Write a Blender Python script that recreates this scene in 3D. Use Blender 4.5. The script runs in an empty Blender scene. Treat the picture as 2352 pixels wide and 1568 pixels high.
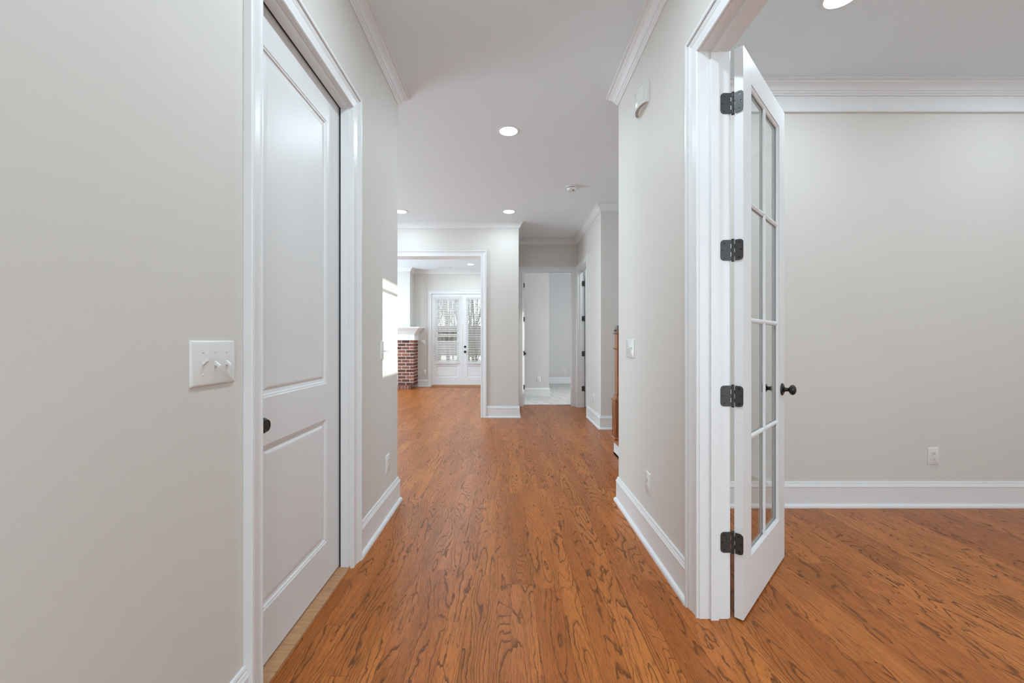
import bpy, bmesh, math, random
from mathutils import Vector, Matrix
C = bpy.context.scene
COL = C.collection
PI = math.pi
random.seed(7)

# ------------------------------------------------------------------ camera
F_PX, CX, CY, EYE = 950.0, 1167.0, 783.0, 1.195
cam_d = bpy.data.cameras.new('camera'); cam = bpy.data.objects.new('camera', cam_d); COL.objects.link(cam)
cam.location = (0, 0, EYE); cam.rotation_euler = (PI/2, 0, 0)
cam_d.sensor_width = 36; cam_d.lens = F_PX/2352*36
cam_d.shift_x = (1176-CX)/2352; cam_d.shift_y = (CY-784)/2352
cam_d.clip_start = 0.02; cam_d.clip_end = 200
C.camera = cam

# ------------------------------------------------------------------ colour management, world, sun, fill lamps
C.view_settings.view_transform = 'Standard'; C.view_settings.look = 'None'
C.view_settings.gamma = 1; C.view_settings.use_curve_mapping = False
C.view_settings.exposure = 0.10
C.cycles.max_bounces = 14; C.cycles.diffuse_bounces = 8; C.cycles.glossy_bounces = 5
C.cycles.transmission_bounces = 8; C.cycles.transparent_max_bounces = 16
C.cycles.sample_clamp_indirect = 6
world = bpy.data.worlds.new('overcast_sky'); C.world = world; world.use_nodes = True
bg = world.node_tree.nodes['Background']; bg.inputs[0].default_value = (0.93, 0.97, 1, 1); bg.inputs[1].default_value = 2.2

SUN_SLOPE = 0.2212; SUN_EL = math.radians(10)
def sun_dir():                      # direction the light travels
    h = Vector((-1, -SUN_SLOPE, 0)).normalized()
    return Vector((h.x*math.cos(SUN_EL), h.y*math.cos(SUN_EL), -math.sin(SUN_EL)))
sd = bpy.data.lights.new('sun', 'SUN'); so = bpy.data.objects.new('sun', sd); COL.objects.link(so)
sd.energy = 5.5; sd.angle = math.radians(0.35); sd.color = (1, 0.97, 0.92)
so.rotation_euler = sun_dir().to_track_quat('-Z', 'Y').to_euler(); so.location = (20, 8, 6)

def area(name, loc, direction, sx, sy, power, color=(1, 1, 1)):
    d = bpy.data.lights.new(name, 'AREA'); d.shape = 'RECTANGLE'; d.size = sx; d.size_y = sy
    d.energy = power; d.color = color
    o = bpy.data.objects.new(name, d); COL.objects.link(o); o.location = loc
    o.rotation_euler = Vector(direction).to_track_quat('-Z', 'Z' if abs(direction[2]) < .5 else 'Y').to_euler()
    return o
FILL_TINT = (0.71, 0.97, 1.15)  # cool tint of the area lamps added outside unseen windows
area('fill_entry', (0, -2.15, 1.5), (0, 1, 0), 1.3, 2.2, 14, FILL_TINT)  # added fill lamp behind the camera, outside a guessed entry window
area('fill_study', (2.7, -2.15, 1.5), (0, 1, 0), 2.6, 1.9, 20, FILL_TINT)  # added fill lamp for the study
area('fill_dining', (-4.65, 4.8, 1.55), (1, 0, 0), 2.6, 1.9, 110, FILL_TINT)  # added fill lamp for the dining side, out of view
area('fill_living', (-4.65, 8.7, 1.55), (1, 0, 0), 2.8, 1.9, 130, FILL_TINT)  # added fill lamp for the living room, out of view
area('fill_stair', (4.78, 4.3, 2.2), (-1, 0, 0), 1.7, 1.1, 70, FILL_TINT)  # added lamp brightening the stair hall and passage
area('fill_bedroom', (3.68, 8.25, 1.6), (-1, 0.12, 0), .9, 1.6, 105, (.95, .97, 1))  # added lamp brightening the bedroom walls and carpet
LAMP = (0.78, 0.965, 1.07)

# ------------------------------------------------------------------ materials
def mat(name):
    m = bpy.data.materials.new(name); m.use_nodes = True
    nt = m.node_tree; b = nt.nodes['Principled BSDF']
    return m, nt, b
def simple(name, col, rough=.5, metal=0, spec=.5, bump=None, emit=None):
    m, nt, b = mat(name)
    b.inputs['Base Color'].default_value = (*col, 1); b.inputs['Roughness'].default_value = rough
    b.inputs['Metallic'].default_value = metal; b.inputs['Specular IOR Level'].default_value = spec
    if emit:
        b.inputs['Emission Color'].default_value = (*emit[0], 1); b.inputs['Emission Strength'].default_value = emit[1]
    tc = nt.nodes.new('ShaderNodeTexCoord'); n = nt.nodes.new('ShaderNodeTexNoise')
    sc, st = bump if bump else (60, .02)
    n.inputs['Scale'].default_value = sc; n.inputs['Detail'].default_value = 3
    nt.links.new(tc.outputs['Object'], n.inputs['Vector'])
    bp = nt.nodes.new('ShaderNodeBump'); bp.inputs['Strength'].default_value = st; bp.inputs['Distance'].default_value = .004
    nt.links.new(n.outputs['Fac'], bp.inputs['Height']); nt.links.new(bp.outputs['Normal'], b.inputs['Normal'])
    return m
M = {}
M['wall'] = simple('wall_paint_warm_grey', (.662, .637, .600), .6, spec=.35, bump=(260, .06))
M['grey_wall'] = simple('wall_paint_cool_grey', (.60, .60, .60), .65, spec=.3, bump=(260, .06))
M['ceiling'] = simple('ceiling_paint', (.77, .83, .87), .9, spec=.1, bump=(200, .05))
M['trim'] = simple('trim_paint_white', (.76, .765, .77), .33, spec=.45, bump=(30, .015))
M['door'] = simple('door_paint_white', (.74, .745, .75), .38, spec=.45, bump=(220, .04))
M['plastic'] = simple('white_plastic', (.72, .715, .695), .18, spec=.5)
M['blind'] = simple('blind_white', (.85, .85, .85), .5)
def translucent(m):
    nt = m.node_tree; b = nt.nodes['Principled BSDF']; out = [n for n in nt.nodes if n.type == 'OUTPUT_MATERIAL'][0]
    mx = nt.nodes.new('ShaderNodeMixShader'); tl = nt.nodes.new('ShaderNodeBsdfTranslucent'); tl.inputs[0].default_value = (.9, .9, .9, 1); mx.inputs[0].default_value = .6
    nt.links.new(b.outputs[0], mx.inputs[1]); nt.links.new(tl.outputs[0], mx.inputs[2]); nt.links.new(mx.outputs[0], out.inputs[0])
translucent(M['blind'])
M['black'] = simple('black_hardware', (.030, .030, .030), .42, metal=.0, spec=.6, bump=(120, .05))
M['bronze'] = simple('oiled_bronze', (.02, .018, .016), .25, metal=.3, spec=.6)
M['steel'] = simple('steel', (.6, .6, .6), .3, metal=1)
M['slot'] = simple('dark_slot', (.03, .03, .03), .7)
M['dark'] = simple('closet_dark', (.05, .05, .05), .9)
M['bark'] = simple('bark', (.10, .09, .08), .9, bump=(40, .5))
M['hedge'] = simple('winter_treeline', (.13, .125, .11), .95, bump=(3, 1))
M['ground'] = simple('winter_lawn', (.30, .27, .20), .95, bump=(20, .6))
M['cap'] = simple('grey_cap', (.16, .17, .15), .5)
M['lens'] = simple('lamp_lens', (1, 1, 1), .4, emit=((1, .98, .95), 9))
M['deck'] = simple('deck_boards', (.42, .40, .37), .8)

def glass(name):
    m = bpy.data.materials.new(name); m.use_nodes = True; nt = m.node_tree
    for n in list(nt.nodes): nt.nodes.remove(n)
    out = nt.nodes.new('ShaderNodeOutputMaterial'); mix = nt.nodes.new('ShaderNodeMixShader')
    tr = nt.nodes.new('ShaderNodeBsdfTransparent'); gl = nt.nodes.new('ShaderNodeBsdfGlossy')
    tr.inputs[0].default_value = (.95, .965, .96, 1); gl.inputs['Roughness'].default_value = .0
    ge = nt.nodes.new('ShaderNodeNewGeometry'); dt = nt.nodes.new('ShaderNodeVectorMath'); dt.operation = 'DOT_PRODUCT'
    nt.links.new(ge.outputs['Normal'], dt.inputs[0]); nt.links.new(ge.outputs['Incoming'], dt.inputs[1])
    N = []
    for op, k in (('ABSOLUTE', 0), ('SUBTRACT', 1), ('POWER', 5), ('MULTIPLY_ADD', .96)):    # Schlick, the same from either side
        n = nt.nodes.new('ShaderNodeMath'); n.operation = op; N.append(n)
    nt.links.new(dt.outputs['Value'], N[0].inputs[0]); N[1].inputs[0].default_value = 1; nt.links.new(N[0].outputs[0], N[1].inputs[1])
    nt.links.new(N[1].outputs[0], N[2].inputs[0]); N[2].inputs[1].default_value = 5
    nt.links.new(N[2].outputs[0], N[3].inputs[0]); N[3].inputs[1].default_value = .50; N[3].inputs[2].default_value = .04
    nt.links.new(N[3].outputs[0], mix.inputs[0]); nt.links.new(tr.outputs[0], mix.inputs[1]); nt.links.new(gl.outputs[0], mix.inputs[2])
    nt.links.new(mix.outputs[0], out.inputs[0]); return m
M['glass'] = glass('window_glass')

class NB:                                   # tiny node-building helper
    def __init__(s, nt): s.nt = nt
    def val(s, x, sock):
        if hasattr(x, 'is_output'): s.nt.links.new(x, sock)
        else: sock.default_value = x
    def math(s, op, a, b=0.0, c=None, clamp=False):
        n = s.nt.nodes.new('ShaderNodeMath'); n.operation = op; n.use_clamp = clamp
        s.val(a, n.inputs[0]); s.val(b, n.inputs[1])
        if c is not None: s.val(c, n.inputs[2])
        return n.outputs[0]
    def comb(s, x, y, z):
        n = s.nt.nodes.new('ShaderNodeCombineXYZ'); s.val(x, n.inputs[0]); s.val(y, n.inputs[1]); s.val(z, n.inputs[2]); return n.outputs[0]
    def noise(s, vec, scale=1, detail=2, rough=.5, dist=0):
        n = s.nt.nodes.new('ShaderNodeTexNoise'); s.nt.links.new(vec, n.inputs['Vector'])
        n.inputs['Scale'].default_value = scale; n.inputs['Detail'].default_value = detail
        n.inputs['Roughness'].default_value = rough; n.inputs['Distortion'].default_value = dist
        return n.outputs['Fac']
    def ramp(s, x, a, b, c=0., d=1., smooth=True):
        n = s.nt.nodes.new('ShaderNodeMapRange'); n.interpolation_type = 'SMOOTHSTEP' if smooth else 'LINEAR'
        s.val(x, n.inputs[0]); n.inputs[1].default_value = a; n.inputs[2].default_value = b
        n.inputs[3].default_value = c; n.inputs[4].default_value = d; return n.outputs[0]
    def mix(s, f, a, b, mode='MIX'):
        n = s.nt.nodes.new('ShaderNodeMix'); n.data_type = 'RGBA'; n.blend_type = mode
        s.val(f, n.inputs[0])
        for v, k in ((a, 6), (b, 7)):
            if isinstance(v, tuple): n.inputs[k].default_value = (*v, 1)
            else: s.nt.links.new(v, n.inputs[k])
        return n.outputs[2]

def oak_floor():
    m, nt, b = mat('oak_floor'); N = NB(nt)
    tc = nt.nodes.new('ShaderNodeTexCoord'); sp = nt.nodes.new('ShaderNodeSeparateXYZ'); nt.links.new(tc.outputs['Object'], sp.inputs[0])
    X, Y = sp.outputs[0], sp.outputs[1]
    def attr(n):
        a = nt.nodes.new('ShaderNodeAttribute'); a.attribute_name = n; return a.outputs['Fac']
    R, R2, LX = attr('board_rand'), attr('board_kind'), attr('board_x')   # LX: distance from the board's left edge
    ox = N.math('MULTIPLY_ADD', R, 37.0, X); oy = N.math('MULTIPLY_ADD', R2, 53.0, Y); oz = N.math('MULTIPLY', R, 91.0)
    # growth-ring field: the board cuts slanting rings, giving cathedrals and loops drawn out along the board
    v1 = N.noise(N.comb(N.math('MULTIPLY', ox, 7.5), N.math('MULTIPLY', oy, .85), oz), 1, 1.0, .45, .25)
    v2 = N.noise(N.comb(N.math('MULTIPLY', ox, 26.), N.math('MULTIPLY', oy, 7.5), oz), 1, 2.5, .55, .1)
    v3 = N.noise(N.comb(N.math('MULTIPLY', ox, 120.), N.math('MULTIPLY', oy, 30.), oz), 1, 2, .6)
    k = N.ramp(R2, 0, 1, 14.0, 32.0, False)
    f = N.math('MULTIPLY', v1, k)
    f = N.math('ADD', f, N.math('MULTIPLY', N.math('SUBTRACT', v2, .5), 1.75))
    f = N.math('ADD', f, N.math('MULTIPLY', N.math('SUBTRACT', v3, .5), .30))
    straight = N.math('MULTIPLY', N.ramp(R2, .35, 1, 0, 1), 55.0)
    f = N.math('MULTIPLY_ADD', ox, straight, f)
    t = N.math('FRACT', f)
    wide = N.noise(N.comb(N.math('MULTIPLY', ox, 14.), N.math('MULTIPLY', oy, 2.2), N.math('ADD', oz, 5.)), 1, 2, .5)
    start = N.ramp(wide, .36, .70, .82, .46)
    up = nt.nodes.new('ShaderNodeMapRange'); up.interpolation_type = 'SMOOTHSTEP'
    nt.links.new(t, up.inputs[0]); nt.links.new(start, up.inputs[1]); up.inputs[2].default_value = .97
    down = N.ramp(t, .965, 1.0, 1, 0)
    line = N.math('MULTIPLY', up.outputs[0], down)
    line = N.math('MULTIPLY', line, N.ramp(wide, .25, .5, .6, 1.0))
    pores = N.noise(N.comb(N.math('MULTIPLY', ox, 420.), N.math('MULTIPLY', oy, 16.), oz), 1, 2, .6)
    pore = N.ramp(pores, .47, .66, 0, .55)
    dark = N.math('MAXIMUM', N.math('MULTIPLY', line, .93), pore)
    fig = N.noise(N.comb(N.math('MULTIPLY', ox, 10.), N.math('MULTIPLY', oy, 1.6), oz), 1, 3, .55)
    base = N.mix(R, (.418, .119, .023), (.555, .180, .038))
    base = N.mix(N.ramp(fig, .35, .7, 0, .55), base, (.295, .084, .013))
    col = N.mix(dark, base, (.118, .035, .006))
    nt.links.new(col, b.inputs['Base Color'])
    b.inputs['Specular IOR Level'].default_value = .26
    rg = N.math('ADD', N.math('MULTIPLY', dark, .10), .30); nt.links.new(rg, b.inputs['Roughness'])
    bp = nt.nodes.new('ShaderNodeBump'); bp.inputs['Strength'].default_value = .10; bp.inputs['Distance'].default_value = .001; bp.invert = True
    nt.links.new(dark, bp.inputs['Height']); nt.links.new(bp.outputs['Normal'], b.inputs['Normal'])
    return m
M['oak'] = oak_floor()

def wood(name, light, darkc, axis=2, rough=.35):
    m, nt, b = mat(name); N = NB(nt)
    tc = nt.nodes.new('ShaderNodeTexCoord'); sp = nt.nodes.new('ShaderNodeSeparateXYZ'); nt.links.new(tc.outputs['Object'], sp.inputs[0])
    o = [N.math('MULTIPLY', sp.outputs[i], 5. if i == axis else 70.) for i in range(3)]
    n = N.noise(N.comb(*o), 1, 3, .6, .4)
    nt.links.new(N.mix(N.ramp(n, .35, .7), light, darkc), b.inputs['Base Color']); b.inputs['Roughness'].default_value = rough
    return m
M['post'] = wood('stained_oak_post', (.36, .125, .042), (.20, .062, .020), 2)
M['tread'] = wood('stained_oak_tread', (.40, .15, .055), (.22, .07, .022), 1)
M['threshold'] = wood('pale_oak_threshold', (.52, .285, .145), (.41, .205, .095), 1, .5)

def carpet():
    m, nt, b = mat('grey_carpet'); N = NB(nt)
    tc = nt.nodes.new('ShaderNodeTexCoord')
    n = N.noise(tc.outputs['Object'], 130, 4, .75); n2 = N.noise(tc.outputs['Object'], 9, 3, .6)
    f = N.math('ADD', N.math('MULTIPLY', n, .7), N.math('MULTIPLY', n2, .3))
    nt.links.new(N.mix(N.ramp(f, .35, .65), (.42, .415, .41), (.76, .755, .745)), b.inputs['Base Color'])
    b.inputs['Roughness'].default_value = 1; b.inputs['Specular IOR Level'].default_value = .05
    bp = nt.nodes.new('ShaderNodeBump'); bp.inputs['Strength'].default_value = .8; bp.inputs['Distance'].default_value = .006
    nt.links.new(n, bp.inputs['Height']); nt.links.new(bp.outputs['Normal'], b.inputs['Normal']); return m
M['carpet'] = carpet()

def brick_mat():
    m, nt, b = mat('tumbled_red_brick'); N = NB(nt)
    a = nt.nodes.new('ShaderNodeAttribute'); a.attribute_name = 'brick_rand'
    tc = nt.nodes.new('ShaderNodeTexCoord'); n = N.noise(tc.outputs['Object'], 45, 4, .7)
    c = N.mix(a.outputs['Fac'], (.085, .034, .027), (.30, .115, .078))
    c = N.mix(N.ramp(n, .45, .75, 0, .5), c, (.10, .035, .028))
    c = N.mix(N.ramp(n, .68, .78, 0, .6), c, (.55, .42, .36))
    nt.links.new(c, b.inputs['Base Color']); b.inputs['Roughness'].default_value = .9
    return m
M['brick'] = brick_mat()
M['mortar'] = simple('pale_mortar', (.80, .72, .64), .95, bump=(90, .4))

# ------------------------------------------------------------------ mesh helpers
class MB:
    def __init__(s): s.v = []; s.f = []; s.mi = []; s.cur = 0; s.fr = []; s.rand = 0.0
    def face(s, idx): s.f.append(tuple(idx)); s.mi.append(s.cur); s.fr.append(s.rand)
    def box(s, a, b):
        (x0, y0, z0), (x1, y1, z1) = [min(p, q) for p, q in zip(a, b)], [max(p, q) for p, q in zip(a, b)]
        n = len(s.v)
        s.v += [(x0, y0, z0), (x1, y0, z0), (x1, y1, z0), (x0, y1, z0), (x0, y0, z1), (x1, y0, z1), (x1, y1, z1), (x0, y1, z1)]
        for q in ((0, 3, 2, 1), (4, 5, 6, 7), (0, 1, 5, 4), (1, 2, 6, 5), (2, 3, 7, 6), (3, 0, 4, 7)): s.face([n+i for i in q])
        return s
    def rings(s, rings, closed=True, cap0=True, cap1=True):      # list of equal-length vertex loops
        n0 = len(s.v); k = len(rings[0])
        for r in rings: s.v += [tuple(p) for p in r]
        for i in range(len(rings)-1):
            for j in range(k if closed else k-1):
                a, b_ = n0+i*k+j, n0+i*k+(j+1) % k
                s.face((a, b_, b_+k, a+k))
        if cap0: s.face([n0+j for j in range(k)][::-1])
        if cap1: s.face([n0+(len(rings)-1)*k+j for j in range(k)])
        return s
    def sweep(s, path, prof, N, cap=True):
        """prof (a, b): a = sideways (N x tangent), b = along N; mitred at the corners of path"""
        N = Vector(N); P = [Vector(p) for p in path]; rings = []
        for i, p in enumerate(P):
            t0 = (P[i]-P[i-1]).normalized() if i > 0 else None
            t1 = (P[i+1]-P[i]).normalized() if i < len(P)-1 else None
            if t0 is None: d = N.cross(t1)
            elif t1 is None: d = N.cross(t0)
            else:
                n0, n1 = N.cross(t0), N.cross(t1); d = n0+n1; d = d/(d.dot(n0))
            rings.append([p + d*a + N*b for a, b in prof])
        return s.rings(rings, True, cap, cap)
    def lathe(s, prof, origin, axis, seg=28):                    # prof (r, h) along axis
        A = Vector(axis).normalized(); U = A.orthogonal().normalized(); W = A.cross(U); O = Vector(origin)
        rr = [[O + A*h + (U*math.cos(2*PI*j/seg) + W*math.sin(2*PI*j/seg))*max(r, 1e-5) for j in range(seg)] for r, h in prof]
        return s.rings(rr, True, True, True)
    def tube(s, pts, rad, seg=8):
        rr = []; P = [Vector(p) for p in pts]
        up = None
        for i, p in enumerate(P):
            t = ((P[min(i+1, len(P)-1)]-P[max(i-1, 0)])).normalized()
            U = t.orthogonal().normalized() if up is None else (up - t*up.dot(t)).normalized()
            up = U; W = t.cross(U); r = rad[i] if isinstance(rad, (list, tuple)) else rad
            rr.append([p+(U*math.cos(2*PI*j/seg)+W*math.sin(2*PI*j/seg))*r for j in range(seg)])
        return s.rings(rr, True)
    def plate(s, cx, cz, w, h, y0, y1, inset=.004, r=.004, seg=4):   # bevelled plate in local XZ, from y0 to y1 (y1 < y0)
        def loop(w_, h_, rr, y):
            out = []
            for qx, qz, a0 in ((1, 1, 0), (-1, 1, 90), (-1, -1, 180), (1, -1, 270)):
                for k in range(seg+1):
                    a = math.radians(a0+90*k/seg); out.append((cx+qx*(w_/2-rr)+rr*math.cos(a), y, cz+qz*(h_/2-rr)+rr*math.sin(a)))
            return out
        ym = y0+(y1-y0)*.35
        return s.rings([loop(w, h, r, y0), loop(w, h, r, ym), loop(w-inset, h-inset, r, y0+(y1-y0)*.8), loop(w-2*inset, h-2*inset, r, y1)])
    def build(s, name, mats, parent=None, smooth=False, bevel=0, world=False, attr=None):
        me = bpy.data.meshes.new(name); me.from_pydata(s.v, [], s.f); me.update()
        for m_ in (mats if isinstance(mats, (list, tuple)) else [mats]): me.materials.append(M[m_])
        for p, i in zip(me.polygons, s.mi): p.material_index = i
        if attr:
            a = me.attributes.new(attr, 'FLOAT', 'FACE'); a.data.foreach_set('value', s.fr)
        bm = bmesh.new(); bm.from_mesh(me); bmesh.ops.recalc_face_normals(bm, faces=bm.faces); bm.to_mesh(me); bm.free()
        o = bpy.data.objects.new(name, me); COL.objects.link(o)
        if smooth:
            for p in me.polygons: p.use_smooth = True
            md = o.modifiers.new('edges', 'EDGE_SPLIT'); md.split_angle = math.radians(38)
        if bevel:
            md = o.modifiers.new('soft', 'BEVEL'); md.width = bevel; md.segments = 2; md.limit_method = 'ANGLE'; md.angle_limit = math.radians(40)
        if parent is not None:
            o.parent = parent
            if world: o.matrix_parent_inverse = (Matrix.Translation(parent.location) @ parent.rotation_euler.to_matrix().to_4x4()).inverted()
        return o
def thing(name, label, cat, loc=(0, 0, 0), rz=0, group=None, kind=None):
    o = bpy.data.objects.new(name, None); COL.objects.link(o); o.location = loc; o.rotation_euler = (0, 0, rz)
    o.empty_display_size = .05
    return tag(o, label, cat, group, kind)
def tag(o, label, cat, group=None, kind=None):
    o['label'] = label; o['category'] = cat
    if group: o['group'] = group
    if kind: o['kind'] = kind
    return o
def struct(o, label, cat): return tag(o, label, cat, None, 'structure')

XP, XM, YM, YP = PI/2, -PI/2, 0.0, PI          # turn a thing built facing local -Y so that it faces +x, -x, -y, +y
H = 3.045                                       # ceiling
LW, RW = -.825, .825                            # hall wall faces
END = 3.085                                     # where both hall walls end

# ------------------------------------------------------------------ floor: boards of mixed width, one mesh
def build_floor():
    widths = [.083, .108, .127, .083, .127, .108]
    me = bpy.data.meshes.new('floor'); v, f, ra, rk = [], [], [], []
    rnd = random.Random(21)
    x = -4.7; i = 0
    while x < 4.75:
        w = widths[rnd.randrange(6)]
        y = -2.3 - rnd.random()*1.1
        while y < 11.0:
            L = rnd.choice((.55, .8, 1.05, 1.3, 1.6)) + rnd.random()*.25
            y1 = min(y+L, 11.0); g = .0004
            n = len(v); v += [(x+g, y+g, 0), (x+w-g, y+g, 0), (x+w-g, y1-g, 0), (x+g, y1-g, 0)]; f.append((n, n+1, n+2, n+3))
            ra.append(rnd.random()); rk.append(rnd.random()); y = y1
        x += w
    n = len(v); v += [(-4.7, -3.4, -.004), (4.9, -3.4, -.004), (4.9, 11., -.004), (-4.7, 11., -.004)]
    f.append((n, n+1, n+2, n+3)); ra.append(0); rk.append(0)
    n = len(v); v += [(-4.7, -3.4, -.1), (4.9, -3.4, -.1), (4.9, 11., -.1), (-4.7, 11., -.1)]; f.append((n+3, n+2, n+1, n)); ra.append(0); rk.append(0)
    me.from_pydata(v, [], f); me.update(); me.materials.append(M['oak'])
    me.attributes.new('board_rand', 'FLOAT', 'FACE').data.foreach_set('value', ra)
    me.attributes.new('board_kind', 'FLOAT', 'FACE').data.foreach_set('value', rk)
    o = bpy.data.objects.new('floor', me); COL.objects.link(o)
    struct(o, 'warm brown oak plank floor running from the hall into every room', 'floor')
build_floor()
struct(MB().box((.17, 7.69, .001), (3.6, 11.5, .016)).build('floor_bedroom', 'carpet'), 'pale grey carpet in the bedroom behind the far doorway', 'carpet')

# ------------------------------------------------------------------ ceiling and walls
struct(MB().box((-4.8, -2.5, H), (4.9, 11.7, H+.12)).build('ceiling', 'ceiling'), 'flat pale grey painted ceiling over the hall and rooms', 'ceiling')

def wall(name, label, boxes, m='wall'):
    b = MB()
    for a, c in boxes: b.box(a, c)
    return struct(b.build(name, m), label, 'wall')
Z0 = -.003
def holed_x(x0, x1, y0, y1, holes):             # wall slab whose plane is x = const, holes (ya, yb, za, zb)
    out = []; y = y0
    for ya, yb, za, zb in sorted(holes):
        out.append(((x0, y, Z0), (x1, ya, H)))
        if za > 0: out.append(((x0, ya, Z0), (x1, yb, za)))
        out.append(((x0, ya, zb), (x1, yb, H))); y = yb
    out.append(((x0, y, Z0), (x1, y1, H))); return out
def holed_y(y0, y1, x0, x1, holes):
    return [((b[0][1], b[0][0], b[0][2]), (b[1][1], b[1][0], b[1][2])) for b in holed_x(y0, y1, x0, x1, holes)]

JT = .018                                       # jamb board thickness
LD0, LD1, LDH = 1.380, 2.174, 2.422             # left hall door opening along y
FD0, FD1, FDH = .25, 1.780, 2.440               # double door opening to the study
wall('wall_left', 'warm grey hall wall on the left with a door in it',
     holed_x(LW-.115, LW, -2.0, END, [(LD0-JT, LD1+JT, 0, LDH+JT)]))
wall('wall_closet', 'closet walls behind the left hall door, coloured dark as if unlit',
     [((-1.7, 1.2, Z0), (-1.6, 2.4, H)), ((-1.6, 1.2, Z0), (LW-.12, 1.3, H)), ((-1.6, 2.3, Z0), (LW-.12, 2.4, H))], 'dark')  # near-black colour puts the closet's darkness into the walls
RT = .122
wall('wall_right', 'warm grey hall wall on the right beside the open glazed door',
     holed_x(RW, RW+RT, -2.0, END, [(FD0-JT, FD1+JT, 0, FDH+JT)]))
SB = 2.985                                      # study back wall
wall('wall_study', 'warm grey study wall beyond the open glazed door', [((RW+RT, SB, Z0), (4.6, END, H))])
wall('wall_study_side', 'study side wall to the right of the picture', [((4.5, -2.0, Z0), (4.6, SB, H))])
wall('wall_entry', 'entry wall behind the camera with added window openings',
     holed_y(-2.12, -2.0, -.94, 4.6, [(-.65, .65, .3, 2.6), (1.35, 4.05, .5, 2.5)]))
wall('wall_dining_south', 'warm grey wall turning left at the end of the hall', [((-4.6, END-.11, Z0), (LW-.115, END, H))])
FW, FT = 6.46, .22                              # far wall with the cased opening
OL, OR, OH = -2.62, -.427, 2.512
RX = .165                                       # return wall face at the passage
wall('wall_far', 'warm grey wall facing the hall with a wide cased opening on its left',
     holed_y(FW, FW+FT, -4.6, RX, [(OL-JT, OR+JT, 0, OH+JT)]))
EW, ET = 7.56, .13
wall('wall_passage_left', 'left wall of the short passage to the bedroom door', [((RX-.12, FW+FT, Z0), (RX, 11.6, H))])
BL, BR, BH = .271, 1.165, 2.461
NX = 1.256
wall('wall_passage_end', 'end wall of the short passage around the bedroom doorway',
     holed_y(EW, EW+ET, RX, NX+.115, [(BL-JT, BR+JT, 0, BH+JT)]))
ND0, ND1 = 6.58, 7.455
SY = 5.60                                       # wall facing the hall beside the stairs
wall('wall_passage_right', 'right wall of the short passage with a narrow doorway',
     holed_x(NX, NX+.115, SY, EW, [(ND0-JT, ND1+JT, 0, BH+JT)]))
wall('wall_stair', 'shaded warm grey wall behind the newel post', [((NX+.115, SY, Z0), (4.72, SY+.11, H))])
RISE = (NX*0+4.6-LW)*math.sqrt(1+SUN_SLOPE**2)*math.tan(SUN_EL)
WZ0, WZ1 = .965+RISE, 1.622+RISE
wall('wall_stair_side', 'outer wall of the stair hall with an added high window',
     holed_x(4.6, 4.72, END, SY, [(3.45, 5.15, WZ0, WZ1)]))
wall('wall_side_room', 'walls of the small room beside the passage', [((3.0, SY+.11, Z0), (3.1, EW, H)), ((NX+.115, EW, Z0), (3.72, EW+.13, H))])
LB = 10.87                                      # living room back wall
GL, GR, GH = -2.013, -.385, 2.430
wall('wall_living_back', 'living room back wall around the glazed double doors',
     holed_y(LB, LB+.14, -4.6, RX-.12, [(GL-JT, GR+JT, 0, GH+JT)]))
wall('wall_west', 'outer walls of the dining and living rooms on the left',
     holed_x(-4.72, -4.6, END-.11, LB+.14, [(3.4, 6.2, .5, 2.6), (7.2, 10.2, .5, 2.6)]))
wall('wall_bedroom', 'cool grey wall jutting into the bedroom behind the doorway', [((RX, 8.85, Z0), (.88, 11.48, H))], 'grey_wall')
wall('wall_bedroom_back', 'cool grey back wall of the bedroom behind the doorway', [((.88, 11.48, Z0), (3.72, 11.6, H))], 'grey_wall')
wall('wall_bedroom_side', 'cool grey side wall of the bedroom with an added window', holed_x(3.6, 3.72, 7.69, 11.48, [(7.78, 8.72, .8, 2.4)]), 'grey_wall')
BX, BY = -2.48, 10.45                           # chimney breast
wall('wall_chimney', 'warm grey chimney breast above the brick fireplace', [((-4.6+.6, BY, 1.56), (BX, LB, H)), ((-4.6+.6, BY, Z0), (BX, LB, 1.56))])

# unseen windows, added as guessed openings for the fill lamps and the sun
def window(name, label, loc, rz, w, z0, z1, bars=()):
    r = struct(thing(name, label, 'window', (loc[0], loc[1], 0), rz), label, 'window'); b = MB()
    f = .05
    for a, c in (((-w/2, 0, z0), (-w/2+f, .1, z1)), ((w/2-f, 0, z0), (w/2, .1, z1)), ((-w/2+f, 0, z0), (w/2-f, .1, z0+f)), ((-w/2+f, 0, z1-f), (w/2-f, .1, z1))): b.box(a, c)
    for zb in bars: b.box((-w/2+f, .03, zb-.012), (w/2-f, .07, zb+.012))
    b.build('window_frame', 'trim', r); return r
window('window_1', 'unseen high stair hall window added to let in the low sun', (4.61, 4.3), XM, 1.7, WZ0-.05, WZ1+.05, (1.543+RISE,))  # added; placed and sized to cast the sun patch on the left wall
window('window_2', 'unseen entry window added behind the camera', (0, -2.01), YP, 1.3, .3, 2.6, (2.0,))
window('window_3', 'unseen study window added behind the camera on the right', (2.7, -2.01), YP, 2.7, .5, 2.5, (1.5,))
window('window_4', 'unseen dining room window added out of frame on the left', (-4.61, 4.8), XP, 2.8, .5, 2.6, (1.5,))
window('window_5', 'unseen living room window added out of frame on the left', (-4.61, 8.7), XP, 3.0, .5, 2.6, (1.5,))
window('window_6', 'unseen bedroom window added out of frame on the right', (3.61, 8.25), XM, .94, .8, 2.4, (1.6,))

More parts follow.
